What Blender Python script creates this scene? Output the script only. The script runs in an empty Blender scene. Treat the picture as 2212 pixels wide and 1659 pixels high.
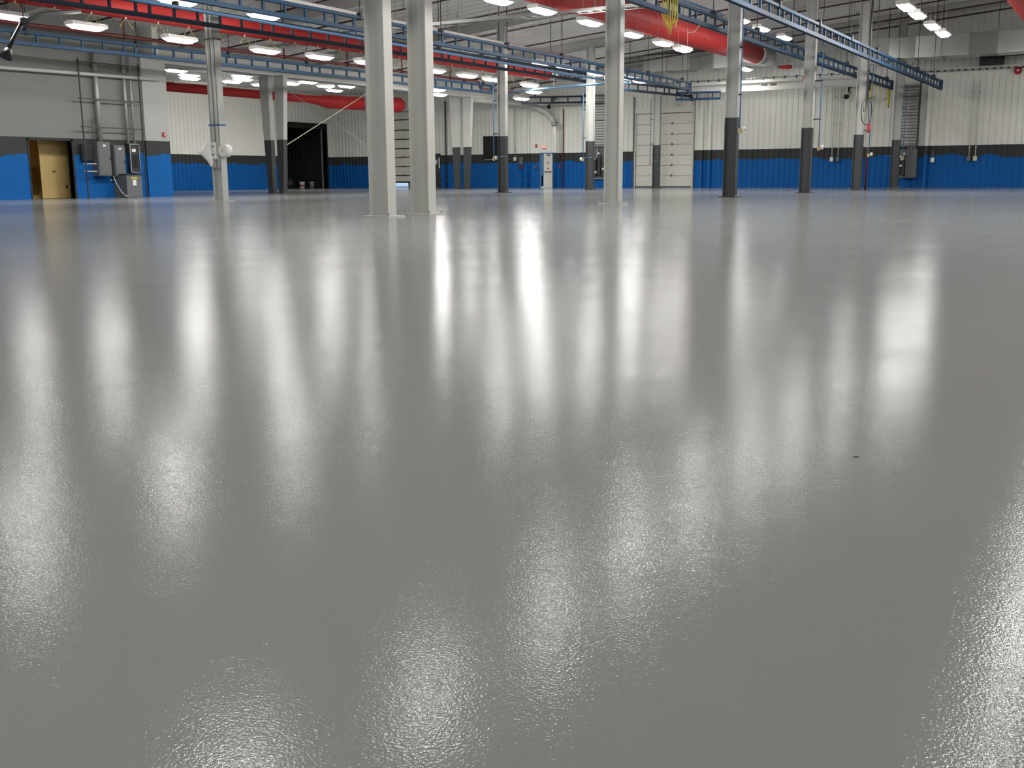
import bpy, math, random
from mathutils import Matrix, Vector
random.seed(7)
SC = bpy.context.scene
COL = SC.collection
R = math.radians

# ------------------------------------------------------------------ camera, world, exposure
PITCH, ROLL, YAW, FPX, EYE = R(11.0), R(-.3553), R(30.505), 2293.6, .654
def _w2c(X, Y, Z):
    cp, sp = math.cos(PITCH), math.sin(PITCH)
    x, z, y = X, Y*cp - Z*sp, -(Y*sp + Z*cp)
    c, s = math.cos(ROLL), math.sin(ROLL)
    return Vector((c*x - s*y, s*x + c*y, z))
_ax = _w2c(math.cos(YAW), -math.sin(YAW), 0); _ay = _w2c(math.sin(YAW), math.cos(YAW), 0); _az = _w2c(0, 0, 1)
right = Vector((_ax[0], _ay[0], _az[0])); down = Vector((_ax[1], _ay[1], _az[1])); fwd = Vector((_ax[2], _ay[2], _az[2]))
cam = bpy.data.cameras.new('camera'); cam.sensor_width = 36; cam.lens = FPX/2212*36; cam.clip_start = .05; cam.clip_end = 400
co = bpy.data.objects.new('camera', cam); COL.objects.link(co)
m3 = Matrix((right, -down, -fwd)).transposed()
co.matrix_world = Matrix.Translation((0, 0, EYE)) @ m3.to_4x4()
SC.camera = co
W = bpy.data.worlds.new('sky'); SC.world = W; W.use_nodes = True
W.node_tree.nodes['Background'].inputs[0].default_value = (.55, .75, 1, 1)
W.node_tree.nodes['Background'].inputs[1].default_value = .5
SC.view_settings.view_transform = 'Standard'; SC.view_settings.look = 'None'
SC.view_settings.gamma = 1; SC.view_settings.use_curve_mapping = False
SC.view_settings.exposure = .8
SC.cycles.max_bounces = 5; SC.cycles.diffuse_bounces = 4; SC.cycles.glossy_bounces = 2; SC.cycles.transmission_bounces = 4
SC.cycles.caustics_reflective = False; SC.cycles.caustics_refractive = False; SC.cycles.adaptive_threshold = .04
LAMP = 50.0      # radiance of the fluorescent diffusers

# ------------------------------------------------------------------ materials
MATS = {}
def mat(name, col, rough=.5, metal=0, spec=.5, var=0, scale=3, bump=0, bscale=40, emit=0, coat=0):
    if name in MATS: return MATS[name]
    m = bpy.data.materials.new(name); m.use_nodes = True
    nt = m.node_tree; b = nt.nodes['Principled BSDF']
    b.inputs['Base Color'].default_value = (*col, 1); b.inputs['Roughness'].default_value = rough
    b.inputs['Metallic'].default_value = metal; b.inputs['Specular IOR Level'].default_value = spec
    b.inputs['Coat Weight'].default_value = coat
    if emit:
        b.inputs['Emission Color'].default_value = (*col, 1); b.inputs['Emission Strength'].default_value = emit
    geo = nt.nodes.new('ShaderNodeNewGeometry')
    if var:
        n = nt.nodes.new('ShaderNodeTexNoise'); n.inputs['Scale'].default_value = scale; n.inputs['Detail'].default_value = 5
        nt.links.new(geo.outputs['Position'], n.inputs['Vector'])
        mx = nt.nodes.new('ShaderNodeMix'); mx.data_type = 'RGBA'
        mx.inputs['A'].default_value = (*[c*(1-var) for c in col], 1); mx.inputs['B'].default_value = (*[min(1, c*(1+var)) for c in col], 1)
        nt.links.new(n.outputs['Fac'], mx.inputs['Factor']); nt.links.new(mx.outputs['Result'], b.inputs['Base Color'])
    if bump:
        n = nt.nodes.new('ShaderNodeTexNoise'); n.inputs['Scale'].default_value = bscale; n.inputs['Detail'].default_value = 3
        nt.links.new(geo.outputs['Position'], n.inputs['Vector'])
        bp = nt.nodes.new('ShaderNodeBump'); bp.inputs['Strength'].default_value = bump; bp.inputs['Distance'].default_value = .01
        nt.links.new(n.outputs['Fac'], bp.inputs['Height']); nt.links.new(bp.outputs['Normal'], b.inputs['Normal'])
    MATS[name] = m
    return m

WHITE = (.80, .80, .745); GREY = (.045, .05, .048); BLUE = (.0055, .108, .365)
def math_node(nt, op, a, b=None):
    n = nt.nodes.new('ShaderNodeMath'); n.operation = op
    for i, v in enumerate((a, b)):
        if v is None: continue
        if isinstance(v, (int, float)): n.inputs[i].default_value = v
        else: nt.links.new(v, n.inputs[i])
    return n.outputs[0]
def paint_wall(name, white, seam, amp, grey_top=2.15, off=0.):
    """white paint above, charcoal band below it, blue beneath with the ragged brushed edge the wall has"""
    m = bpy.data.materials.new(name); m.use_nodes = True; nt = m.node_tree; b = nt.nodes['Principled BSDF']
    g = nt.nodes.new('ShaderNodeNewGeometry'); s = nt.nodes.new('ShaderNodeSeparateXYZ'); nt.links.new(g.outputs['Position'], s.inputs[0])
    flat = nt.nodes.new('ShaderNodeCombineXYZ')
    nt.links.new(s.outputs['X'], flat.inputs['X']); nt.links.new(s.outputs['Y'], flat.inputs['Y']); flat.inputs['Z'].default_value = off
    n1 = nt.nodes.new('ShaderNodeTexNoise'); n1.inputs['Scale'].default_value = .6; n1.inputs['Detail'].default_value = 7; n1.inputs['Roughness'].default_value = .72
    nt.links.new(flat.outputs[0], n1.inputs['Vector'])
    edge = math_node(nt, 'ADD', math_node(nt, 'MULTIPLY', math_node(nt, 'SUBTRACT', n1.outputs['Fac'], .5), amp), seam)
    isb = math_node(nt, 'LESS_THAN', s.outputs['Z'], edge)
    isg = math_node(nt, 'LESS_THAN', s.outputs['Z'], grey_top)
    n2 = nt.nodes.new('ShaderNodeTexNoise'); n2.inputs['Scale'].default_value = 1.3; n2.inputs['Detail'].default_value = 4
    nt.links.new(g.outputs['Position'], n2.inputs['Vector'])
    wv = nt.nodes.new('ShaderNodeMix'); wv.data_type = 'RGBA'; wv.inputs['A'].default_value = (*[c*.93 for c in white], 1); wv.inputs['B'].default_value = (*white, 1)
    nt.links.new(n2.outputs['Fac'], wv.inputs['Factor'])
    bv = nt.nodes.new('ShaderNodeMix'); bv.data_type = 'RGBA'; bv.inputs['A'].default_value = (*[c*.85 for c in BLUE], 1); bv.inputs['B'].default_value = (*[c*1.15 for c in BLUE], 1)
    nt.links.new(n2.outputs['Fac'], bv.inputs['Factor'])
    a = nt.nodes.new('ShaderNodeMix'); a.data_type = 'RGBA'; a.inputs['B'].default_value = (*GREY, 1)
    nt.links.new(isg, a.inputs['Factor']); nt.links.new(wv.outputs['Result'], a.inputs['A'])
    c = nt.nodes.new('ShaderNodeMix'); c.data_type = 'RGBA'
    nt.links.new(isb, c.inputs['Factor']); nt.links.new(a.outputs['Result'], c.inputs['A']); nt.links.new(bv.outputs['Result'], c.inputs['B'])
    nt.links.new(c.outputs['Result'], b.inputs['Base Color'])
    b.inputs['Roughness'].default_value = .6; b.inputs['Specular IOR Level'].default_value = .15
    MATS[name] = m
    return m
paint_wall('wall_paint', WHITE, 1.60, 1.15)
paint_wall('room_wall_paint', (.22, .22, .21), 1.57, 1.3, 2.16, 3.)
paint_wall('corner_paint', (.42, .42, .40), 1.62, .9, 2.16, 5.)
def column_paint(name, top):
    m = bpy.data.materials.new(name); m.use_nodes = True; nt = m.node_tree; b = nt.nodes['Principled BSDF']
    g = nt.nodes.new('ShaderNodeNewGeometry'); s = nt.nodes.new('ShaderNodeSeparateXYZ'); nt.links.new(g.outputs['Position'], s.inputs[0])
    isg = math_node(nt, 'LESS_THAN', s.outputs['Z'], top)
    n2 = nt.nodes.new('ShaderNodeTexNoise'); n2.inputs['Scale'].default_value = 2.; nt.links.new(g.outputs['Position'], n2.inputs['Vector'])
    wv = nt.nodes.new('ShaderNodeMix'); wv.data_type = 'RGBA'; wv.inputs['A'].default_value = (.45, .45, .425, 1); wv.inputs['B'].default_value = (.51, .51, .48, 1)
    nt.links.new(n2.outputs['Fac'], wv.inputs['Factor'])
    a = nt.nodes.new('ShaderNodeMix'); a.data_type = 'RGBA'; a.inputs['B'].default_value = (.05, .054, .054, 1)
    nt.links.new(isg, a.inputs['Factor']); nt.links.new(wv.outputs['Result'], a.inputs['A']); nt.links.new(a.outputs['Result'], b.inputs['Base Color'])
    b.inputs['Roughness'].default_value = .4
    MATS[name] = m
    return m
column_paint('column_white', -1); column_paint('column_two_tone', 2.44)

def floor_material():
    m = bpy.data.materials.new('epoxy_floor'); m.use_nodes = True; nt = m.node_tree; b = nt.nodes['Principled BSDF']
    g = nt.nodes.new('ShaderNodeNewGeometry')
    def noise(scale, detail=3, rough=.5):
        n = nt.nodes.new('ShaderNodeTexNoise'); n.inputs['Scale'].default_value = scale; n.inputs['Detail'].default_value = detail; n.inputs['Roughness'].default_value = rough
        nt.links.new(g.outputs['Position'], n.inputs['Vector']); return n.outputs['Fac']
    mx = nt.nodes.new('ShaderNodeMix'); mx.data_type = 'RGBA'
    mx.inputs['A'].default_value = (.205, .212, .209, 1); mx.inputs['B'].default_value = (.230, .237, .234, 1)
    nt.links.new(noise(.35, 4), mx.inputs['Factor']); nt.links.new(mx.outputs['Result'], b.inputs['Base Color'])
    rr = nt.nodes.new('ShaderNodeMapRange'); rr.inputs['To Min'].default_value = .085; rr.inputs['To Max'].default_value = .13
    nt.links.new(noise(.5, 4), rr.inputs['Value']); nt.links.new(rr.outputs['Result'], b.inputs['Roughness'])
    b.inputs['Specular IOR Level'].default_value = .003
    b.inputs['Coat Weight'].default_value = .15; b.inputs['Coat Roughness'].default_value = .10; b.inputs['Coat IOR'].default_value = 1.5
    cw = nt.nodes.new('ShaderNodeMapRange'); cw.inputs['From Min'].default_value = .32; cw.inputs['From Max'].default_value = .68; cw.inputs['To Min'].default_value = .07; cw.inputs['To Max'].default_value = .24
    nt.links.new(noise(1.1, 6, .65), cw.inputs['Value']); nt.links.new(cw.outputs['Result'], b.inputs['Coat Weight'])
    prev = None
    for sc, st, di, det in ((.45, 1, .0055, 2), (2.0, 1, .0012, 3), (60, 1, .0002, 2), (210, 1, .00033, 1)):
        bp = nt.nodes.new('ShaderNodeBump'); bp.inputs['Strength'].default_value = st; bp.inputs['Distance'].default_value = di
        nt.links.new(noise(sc, det), bp.inputs['Height'])
        if prev: nt.links.new(prev, bp.inputs['Normal'])
        prev = bp.outputs['Normal']
    nt.links.new(prev, b.inputs['Normal']); nt.links.new(prev, b.inputs['Coat Normal'])
    MATS['floor'] = m
    return m
floor_material()
mat('ceiling_white', (.66, .66, .645), .6, var=.05)
mat('steel_white', (.48, .48, .45), .45, var=.05, scale=2)
mat('rail_blue', (.012, .052, .112), .5, var=.12, scale=1, spec=.25)
mat('rail_dark_blue', (.006, .016, .036), .5, spec=.25)
mat('pipe_pale_blue', (.085, .20, .36), .45)
mat('hanger_black', (.012, .013, .016), .5)
mat('fabric_red', (.46, .030, .029), .55, var=.08, scale=2, spec=.25)
mat('sprinkler_red', (.115, .012, .014), .45)
mat('sprinkler_dark', (.05, .012, .013), .5)
mat('galvanised', (.56, .57, .56), .33, metal=1, var=.10, scale=1.5)
mat('galvanised_a', (.50, .51, .50), .20, metal=1, var=.14, scale=1.2)
mat('galvanised_b', (.44, .45, .44), .42, metal=1, var=.14, scale=1.2)
mat('galv_dull', (.40, .40, .38), .5, metal=.6)
mat('cabinet_grey', (.12, .13, .13), .4)
mat('cabinet_dark', (.03, .033, .035), .5)
mat('aluminium', (.6, .6, .58), .35, metal=1)
mat('door_white', (.66, .65, .58), .4)
mat('seam_dark', (.05, .05, .05), .7)
mat('black', (.008, .008, .008), .5)
mat('dark_glass', (.004, .005, .005), .12)
mat('tan_wall', (.60, .43, .17), .55, var=.05)
mat('tan_dark', (.40, .27, .10), .55)
mat('door_frame_dark', (.012, .010, .010), .5)
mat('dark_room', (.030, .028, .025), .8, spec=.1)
mat('yellow_hose', (.62, .50, .05), .5)
mat('yellow_strap', (.50, .36, .10), .7)
mat('plastic_white', (.74, .73, .70), .4)
mat('corner_white', (.62, .62, .58), .5)
mat('brass', (.5, .42, .22), .4, metal=.7)
mat('sign_red', (.75, .06, .05), .5)
mat('alarm_red', (.42, .01, .02), .4)
mat('pendant_red', (.38, .008, .02), .4)
mat('bucket_grey', (.22, .22, .22), .5)
mat('wood_brown', (.10, .07, .045), .7)
mat('cream', (.66, .62, .46), .5)
mat('ground_outside', (.42, .42, .42), .8)
mat('box_blue', (.02, .10, .5), .5)
mat('sticker_yellow', (.6, .5, .03), .6)
mat('tape_blue', (.03, .09, .35), .6)
mat('lamp_glow', (1.0, .985, .95), emit=LAMP)
mat('annex_lamp_glow', (1.0, .985, .95), emit=LAMP*.34)
mat('room_lamp', (1., .86, .58), emit=2.6)
mat('exit_glow', (1., .12, .07), .4, emit=1.1)

# ------------------------------------------------------------------ mesh helpers
class MB:
    def __init__(s): s.v = []; s.f = []
    def box(s, x0, x1, y0, y1, z0, z1):
        n = len(s.v)
        s.v += [(x0,y0,z0),(x1,y0,z0),(x1,y1,z0),(x0,y1,z0),(x0,y0,z1),(x1,y0,z1),(x1,y1,z1),(x0,y1,z1)]
        s.f += [tuple(n+i for i in q) for q in ((0,3,2,1),(4,5,6,7),(0,1,5,4),(1,2,6,5),(2,3,7,6),(3,0,4,7))]
        return s
    def bbox(s, x0, x1, y0, y1, z0, z1, b=.01):
        """box with chamfered vertical and top edges"""
        n = len(s.v)
        def ring(z, i):
            return [(x0+i+b,y0+i,z),(x1-i-b,y0+i,z),(x1-i,y0+i+b,z),(x1-i,y1-i-b,z),(x1-i-b,y1-i,z),(x0+i+b,y1-i,z),(x0+i,y1-i-b,z),(x0+i,y0+i+b,z)]
        rings = [ring(z0+b, 0), ring(z1-b, 0), ring(z1, b)]
        rings.insert(0, ring(z0, b))
        for r in rings: s.v += r
        for k in range(3):
            for i in range(8):
                j = (i+1) % 8
                s.f.append((n+k*8+i, n+k*8+j, n+k*8+8+j, n+k*8+8+i))
        s.f.append(tuple(n+i for i in reversed(range(8)))); s.f.append(tuple(n+24+i for i in range(8)))
        return s
    def tube(s, pts, r, n=10, cap=True):
        pts = [Vector(p) for p in pts]; rs = r if isinstance(r, (list, tuple)) else [r]*len(pts)
        base = len(s.v); up = None
        for i, p in enumerate(pts):
            t = (pts[min(i+1, len(pts)-1)] - pts[max(i-1, 0)]).normalized()
            if up is None:
                up = Vector((0, 0, 1)) if abs(t.z) < .9 else Vector((1, 0, 0))
            a = t.cross(up).normalized(); up = a.cross(t).normalized()
            for k in range(n):
                th = 2*math.pi*k/n
                s.v.append(tuple(p + (a*math.cos(th) + up*math.sin(th))*rs[i]))
        for i in range(len(pts)-1):
            for k in range(n):
                k2 = (k+1) % n
                s.f.append((base+i*n+k, base+i*n+k2, base+(i+1)*n+k2, base+(i+1)*n+k))
        if cap:
            s.f.append(tuple(base+k for k in reversed(range(n)))); s.f.append(tuple(base+(len(pts)-1)*n+k for k in range(n)))
        return s
    def prism(s, poly, ax, a0, a1):
        """extrude a polygon (list of 2-tuples in the two other axes, in axis order) along axis ax"""
        n = len(s.v); k = len(poly)
        for a in (a0, a1):
            for (p, q) in poly:
                s.v.append((a, p, q) if ax == 0 else (p, a, q) if ax == 1 else (p, q, a))
        for i in range(k):
            j = (i+1) % k; s.f.append((n+i, n+j, n+k+j, n+k+i))
        s.f.append(tuple(n+i for i in reversed(range(k)))); s.f.append(tuple(n+k+i for i in range(k)))
        return s
    def data(s, name, m, smooth=False):
        me = bpy.data.meshes.new(name); me.from_pydata(s.v, [], s.f); me.update()
        if m: me.materials.append(MATS[m])
        import bmesh
        bm = bmesh.new(); bm.from_mesh(me); bmesh.ops.recalc_face_normals(bm, faces=bm.faces); bm.to_mesh(me); bm.free()
        if smooth:
            for p in me.polygons: p.use_smooth = len(p.vertices) == 4
        return me
def link(name, me, parent=None, loc=(0, 0, 0), rz=0):
    o = bpy.data.objects.new(name, me); COL.objects.link(o)
    o.location = loc; o.rotation_euler = (0, 0, rz)
    if parent: o.parent = parent
    return o
def tag(o, label=None, cat=None, group=None, kind=None):
    if label: o['label'] = label
    if cat: o['category'] = cat
    if group: o['group'] = group
    if kind: o['kind'] = kind
    return o
def thing(name, loc, label, cat, group=None, rz=0):
    return tag(link(name, None, None, loc, rz), label, cat, group)
def part(name, mb, m, parent, smooth=False, loc=(0, 0, 0), label=None):
    o = link(name, mb.data(name, m, smooth), parent, loc)
    if label: o['label'] = label
    return o
def single(name, mb, m, loc, label, cat, group=None, smooth=False, rz=0):
    return tag(link(name, mb.data(name, m, smooth), None, loc, rz), label, cat, group)
def struct(name, mb, m):
    return tag(link(name, mb.data(name, m)), kind='structure')
ORD = ['first', 'second', 'third', 'fourth', 'fifth', 'sixth', 'seventh', 'eighth', 'ninth', 'tenth', 'eleventh', 'twelfth', 'thirteenth', 'fourteenth', 'fifteenth']
def arc(cx, cy, r, a0, a1, n):
    return [(cx + r*math.cos(R(a0+(a1-a0)*i/n)), cy + r*math.sin(R(a0+(a1-a0)*i/n))) for i in range(n+1)]

# ------------------------------------------------------------------ the setting
XL, XA, XR, YB, YF = -34.0, -50.0, 24.0, 60.0, -10.0      # room wall, annex wall, right wall, back wall, wall behind the camera
RIDGE = 8.0
def zr(x):
    return 7.45 + .095*(min(x, RIDGE) + 24.5) - (.095*(x-RIDGE) if x > RIDGE else 0)
struct('floor', MB().box(-58, XR+1, YF-1, 60.35, -.3, 0), 'floor')

def panel_profile(w, n):
    """ribbed sheet seen from above: points (u, proud)"""
    pts = [(0, 0)]
    p = w/n
    for i in range(n):
        c = (i+.5)*p
        pts += [(c-.055, 0), (c-.03, .035), (c+.03, .035), (c+.055, 0)]
    return pts + [(w, 0)]
PANEL = {}
def panel(parent, name, m, axis, u0, u1, z0, z1, plane, side):
    """one ribbed sheet on a wall plane; axis 'x': wall along X facing -Y; 'y': wall along Y facing +X"""
    w = u1-u0; key = (name, m, axis, round(w, 3), round(z0, 3), round(z1, 3))
    if key not in PANEL:
        prof = panel_profile(w, max(1, round(w/.31))); mb = MB(); k = len(prof)
        for z in (z0, z1):
            for (u, d) in prof:
                mb.v.append((u, -d, z) if axis == 'x' else (d, u, z))
        mb.f = [(i, i+1, k+i+1, k+i) for i in range(k-1)]
        me = bpy.data.meshes.new(name); me.from_pydata(mb.v, [], mb.f); me.materials.append(MATS[m]); PANEL[key] = me
    return link(name, PANEL[key], parent, (u0, plane, 0) if axis == 'x' else (plane, u0, 0))
def sheet_wall(parent, name, m, axis, a0, a1, ztop, plane, side, holes, step=.93):
    """cover a wall with sheets, leaving the holes (u0, u1, z0, z1) open"""
    cuts = sorted({a0, a1} | {h[0] for h in holes} | {h[1] for h in holes})
    for c0, c1 in zip(cuts, cuts[1:]):
        n = max(1, round((c1-c0)/step)); w = (c1-c0)/n
        hs = [h for h in holes if h[0] <= c0+1e-6 and h[1] >= c1-1e-6]
        for i in range(n):
            u0 = c0+i*w; zt = ztop(u0)
            if not hs: panel(parent, name, m, axis, u0, u0+w, 0, zt, plane, side)
            else:
                h = hs[0]
                if h[2] > .01: panel(parent, name, m, axis, u0, u0+w, 0, h[2], plane, side)
                panel(parent, name, m, axis, u0, u0+w, h[3], zt, plane, side)
D1 = (-45.6, -42.1, 0, 5.1)          # sectional door between the twin columns
DX = (-33.1, -32.28, 0, 2.12)        # exit door
D2 = (-26.7, -23.0, 0, 4.35)         # large sectional door
wb = MB()
prev = -50.3
for h in (D1, DX, D2):
    wb.box(prev, h[0], YB+.04, YB+.3, 0, 10.5); wb.box(h[0], h[1], YB+.04, YB+.3, h[3], 10.5); prev = h[1]
wb.box(prev, XR+1, YB+.04, YB+.3, 0, 10.5)
wall_back = struct('wall_back', wb, 'wall_paint')
sheet_wall(wall_back, 'panel', 'wall_paint', 'x', XA, 2.0, lambda x: 6.6 if x < -35.3 else 9.4, YB, -1, [D1, DX, D2])
# annex wall on the far left with its tall dark opening
DK = (55.25, 59.35, 0, 4.33)
wa = MB(); wa.box(XA-.3, XA-.04, 30.6, DK[0], 0, 7); wa.box(XA-.3, XA-.04, DK[0], DK[1], DK[3], 7); wa.box(XA-.3, XA-.04, DK[1], YB+.3, 0, 7)
wall_annex = struct('wall_left_annex', wa, 'wall_paint')
sheet_wall(wall_annex, 'panel', 'wall_paint', 'y', 31., YB, lambda y: 6.6, XA, 1, [DK])
# plain office wall nearer the camera, with a doorway
DL = (24.35, 26.1, 0, 2.06)
wl = MB(); wl.box(XL-.2, XL, YF-.5, DL[0], 0, 6.6); wl.box(XL-.2, XL, DL[0], DL[1], DL[3], 6.6); wl.box(XL-.2, XL, DL[1], 29.45, 0, 6.6)
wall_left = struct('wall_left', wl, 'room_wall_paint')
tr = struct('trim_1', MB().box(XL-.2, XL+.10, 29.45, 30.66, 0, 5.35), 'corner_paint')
struct('wall_left_end', MB().box(XA-.3, XL-.2, 30.36, 30.66, 0, 6.6), 'wall_paint')
struct('wall_right', MB().box(XR, XR+.3, YF-.5, YB+.3, 0, 10.5), 'wall_paint')
struct('wall_front', MB().box(-36, XR+.3, YF-.5, YF-.2, 0, 10.5), 'wall_paint')
# roof deck: backing slab and ribbed strips that run down the slope
cb = MB()
for (x0, x1) in ((-35.6, RIDGE), (RIDGE, XR+.3)):
    n = len(cb.v)
    cb.v += [(x0, YF-.5, zr(x0)+.06), (x1, YF-.5, zr(x1)+.06), (x1, YB+.3, zr(x1)+.06), (x0, YB+.3, zr(x0)+.06)] + [(x0, YF-.5, zr(x0)+.4), (x1, YF-.5, zr(x1)+.4), (x1, YB+.3, zr(x1)+.4), (x0, YB+.3, zr(x0)+.4)]
    cb.f += [tuple(n+i for i in q) for q in ((0,3,2,1),(4,5,6,7),(0,1,5,4),(1,2,6,5),(2,3,7,6),(3,0,4,7))]
ceil_o = struct('ceiling', cb, 'ceiling_white')
strip = MB(); SW = .64
prof = [(0, 0), (SW-.10, 0), (SW-.08, -.06), (SW-.02, -.06), (SW, 0)]
for x in (-35.4, RIDGE, XR):
    for (u, d) in prof: strip.v.append((x, u, zr(x)+.05+d))
for a in range(2):
    for i in range(4): strip.f.append((a*5+i, a*5+i+1, a*5+6+i, a*5+5+i))
sm = strip.data('roof_panel', 'ceiling_white')
for i in range(int((YB-YF)/SW)): link('roof_panel', sm, ceil_o, (0, YB-.02-SW*(i+1), 0))
ca = struct('ceiling_annex', MB().box(XA-.3, -35.4, 30.3, YB+.3, 6.42, 6.7), 'ceiling_white')
ap = MB()
for (u, d) in prof: ap.v.append((XA, u, d))
for (u, d) in prof: ap.v.append((-35.4, u, d))
for i in range(4): ap.f.append((i, i+1, i+6, i+5))
apm = ap.data('roof_panel', 'ceiling_white')
for i in range(45): link('roof_panel', apm, ca, (0, YB-.02-SW*(i+1), 6.41))
# sloping roof beams on the column lines
for i, y in enumerate((-1.2, 7.2, 15.4, 24.05, 32.7, 41.2, 49.75, 58.2)):
    mb = MB()
    for (w, d0, d1) in ((.10, .02, .05), (.012, .05, .42), (.10, .42, .45)):
        n = len(mb.v); x0, x1 = -35.2, RIDGE
        mb.v += [(x0, y-w, zr(x0)-d1), (x1, y-w, zr(x1)-d1), (x1, y+w, zr(x1)-d1), (x0, y+w, zr(x0)-d1), (x0, y-w, zr(x0)-d0), (x1, y-w, zr(x1)-d0), (x1, y+w, zr(x1)-d0), (x0, y+w, zr(x0)-d0)]
        mb.f += [tuple(n+k for k in q) for q in ((0,3,2,1),(4,5,6,7),(0,1,5,4),(1,2,6,5),(2,3,7,6),(3,0,4,7))]
    struct('trim_%d' % (i+2), mb, 'steel_white')
# valley girder between the two roofs
gb = MB(); gb.box(-35.62, -34.9, YF, YB-.05, 5.30, 5.46); gb.box(-35.5, -35.05, YF, YB-.05, 5.46, 6.5)
struct('trim_20', gb, 'steel_white')

# ------------------------------------------------------------------ doors of the setting
# lit corridor behind the left doorway
rm = MB(); rm.box(-37.2, -37.0, 23.2, 27.6, 0, 2.6); rm.box(-37.2, XL-.2, 23.0, 23.2, 0, 2.6); rm.box(-37.2, XL-.2, 27.4, 27.6, 0, 2.6); rm.box(-37.2, XL-.2, 23.0, 27.6, 2.5, 2.6)
struct('wall_corridor', rm, 'tan_wall')
dr = tag(link('door_1', MB().box(-.25, .02, -.06, 0, 0, 2.12).box(-.25, .02, 1.75, 1.83, 0, 2.12).box(-.25, .02, -.06, 1.83, 2.06, 2.12).data('door_1', 'door_frame_dark'), None, (XL, DL[0], 0)), kind='structure')
_leaf = part('door_leaf', MB().bbox(-.9, -.86, 1.02, 2.75, .01, 2.35, .005), 'tan_wall', dr)
part('lever_handle', MB().tube([(-.86, 1.51, 1.0), (-.79, 1.51, 1.0), (-.79, 1.60, .96)], .016, 8), 'cabinet_dark', _leaf)
part('wall_socket', MB().box(-.86, -.845, 2.02, 2.10, .36, .48), 'cabinet_dark', _leaf)
part('shelf_ledge', MB().box(-2.95, -2.3, .6, 2.3, 1.15, 1.22), 'tan_dark', dr)
part('low_step', MB().box(-1.9, -1.2, .6, 1.3, 0, .12), 'tan_dark', dr)
lamp = thing('corridor_lamp', (-35.4, 25.2, 2.38), 'small warm ceiling lamp inside the tan corridor doorway', 'light')
part('housing', MB().box(-.32, .32, -.32, .32, .07, .12), 'plastic_white', lamp); part('diffuser', MB().box(-.28, .28, -.28, .28, .03, .07), 'room_lamp', lamp)

# tall dark opening in the annex wall
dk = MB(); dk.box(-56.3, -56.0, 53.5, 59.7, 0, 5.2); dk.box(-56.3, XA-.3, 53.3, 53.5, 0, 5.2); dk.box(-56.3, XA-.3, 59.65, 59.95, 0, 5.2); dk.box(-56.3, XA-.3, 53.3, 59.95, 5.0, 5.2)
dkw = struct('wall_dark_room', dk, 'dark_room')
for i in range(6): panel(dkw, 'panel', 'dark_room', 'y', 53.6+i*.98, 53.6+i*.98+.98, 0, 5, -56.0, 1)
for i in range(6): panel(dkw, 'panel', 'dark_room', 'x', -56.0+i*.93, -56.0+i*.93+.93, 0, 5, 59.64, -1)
d4 = tag(link('door_2', MB().box(-.32, .04, -.10, 0, 0, 4.43).box(-.32, .04, 4.1, 4.2, 0, 4.43).box(-.32, .04, -.1, 4.2, 4.33, 4.43).data('door_2', 'black'), None, (XA, DK[0], 0)), kind='structure')
part('track', MB().box(-.30, -.22, 3.86, 3.94, 0, 4.3), 'galv_dull', d4)
part('header_roll', MB().box(-.28, -.10, 0, 4.1, 4.05, 4.33), 'black', d4)

# sectional doors of the back wall
def sectional_door(name, h, seams, bottom, head, marks, gap):
    x0, x1, _, z1 = h
    d = tag(link(name, MB().box(0, .06, -.06, .02, 0, z1).box(x1-x0-.06, x1-x0, -.06, .02, 0, z1).box(0, x1-x0, -.06, .02, z1-.02, z1+head).data(name, 'door_white'), None, (x0, YB, 0)), kind='structure')
    zs = [bottom] + sorted(seams) + [z1-.02]; w = x1-x0
    for a, b in zip(zs, zs[1:]):
        part('panel', MB().bbox(.07, w-.07, .04, .10, a+gap/2, b-gap/2, .008), 'door_white', d)
    part('backing', MB().box(.06, w-.06, .10, .14, bottom, z1), 'seam_dark', d)
    part('bottom_seal', MB().box(.07, w-.07, .045, .095, bottom-.06, bottom), 'black', d)
    part('head_seal', MB().box(.06, w-.06, .0, .05, z1-.05, z1-.02), 'black', d)
    for s in sorted(seams):
        part('hinge', MB().box(w*marks-.05, w*marks+.05, .01, .04, s-.05, s+.09), 'cabinet_grey', d)
    for x in (-.07, w+.02):
        part('track', MB().box(x, x+.06, -.10, -.02, 0, z1+.95), 'galv_dull' if x > 0 else 'cabinet_grey', d)
    return d
sectional_door('door_3', D1, [.84, 1.43, 2.05, 2.63, 3.25, 3.86, 4.54], .41, .3, .50, .07)
sectional_door('door_4', D2, [.70, 1.31, 1.90, 2.51, 3.11, 3.70], .08, .34, .64, .015)
g = struct('ground_outside', MB().box(-60, 10, 60.35, 75, -.32, -.02), 'ground_outside')
b1 = thing('white_crate', (-44.2, 61.6, -.02), 'white box standing outside, seen under the raised sectional door', 'box')
part('body', MB().bbox(-.3, .3, -.2, .2, 0, .6, .02), 'plastic_white', b1); part('lid', MB().bbox(-.32, .32, -.22, .22, .6, .66, .02), 'plastic_white', b1)
b2 = thing('blue_barrel', (-43.55, 61.5, -.02), 'blue barrel standing outside, seen under the raised sectional door', 'barrel')
part('body', MB().tube([(0,0,0),(0,0,.25),(0,0,.5),(0,0,.85)], [.24,.27,.27,.24], 16), 'box_blue', b2, True); part('rim', MB().tube([(0,0,.85),(0,0,.89)], .25, 16), 'box_blue', b2)
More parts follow.
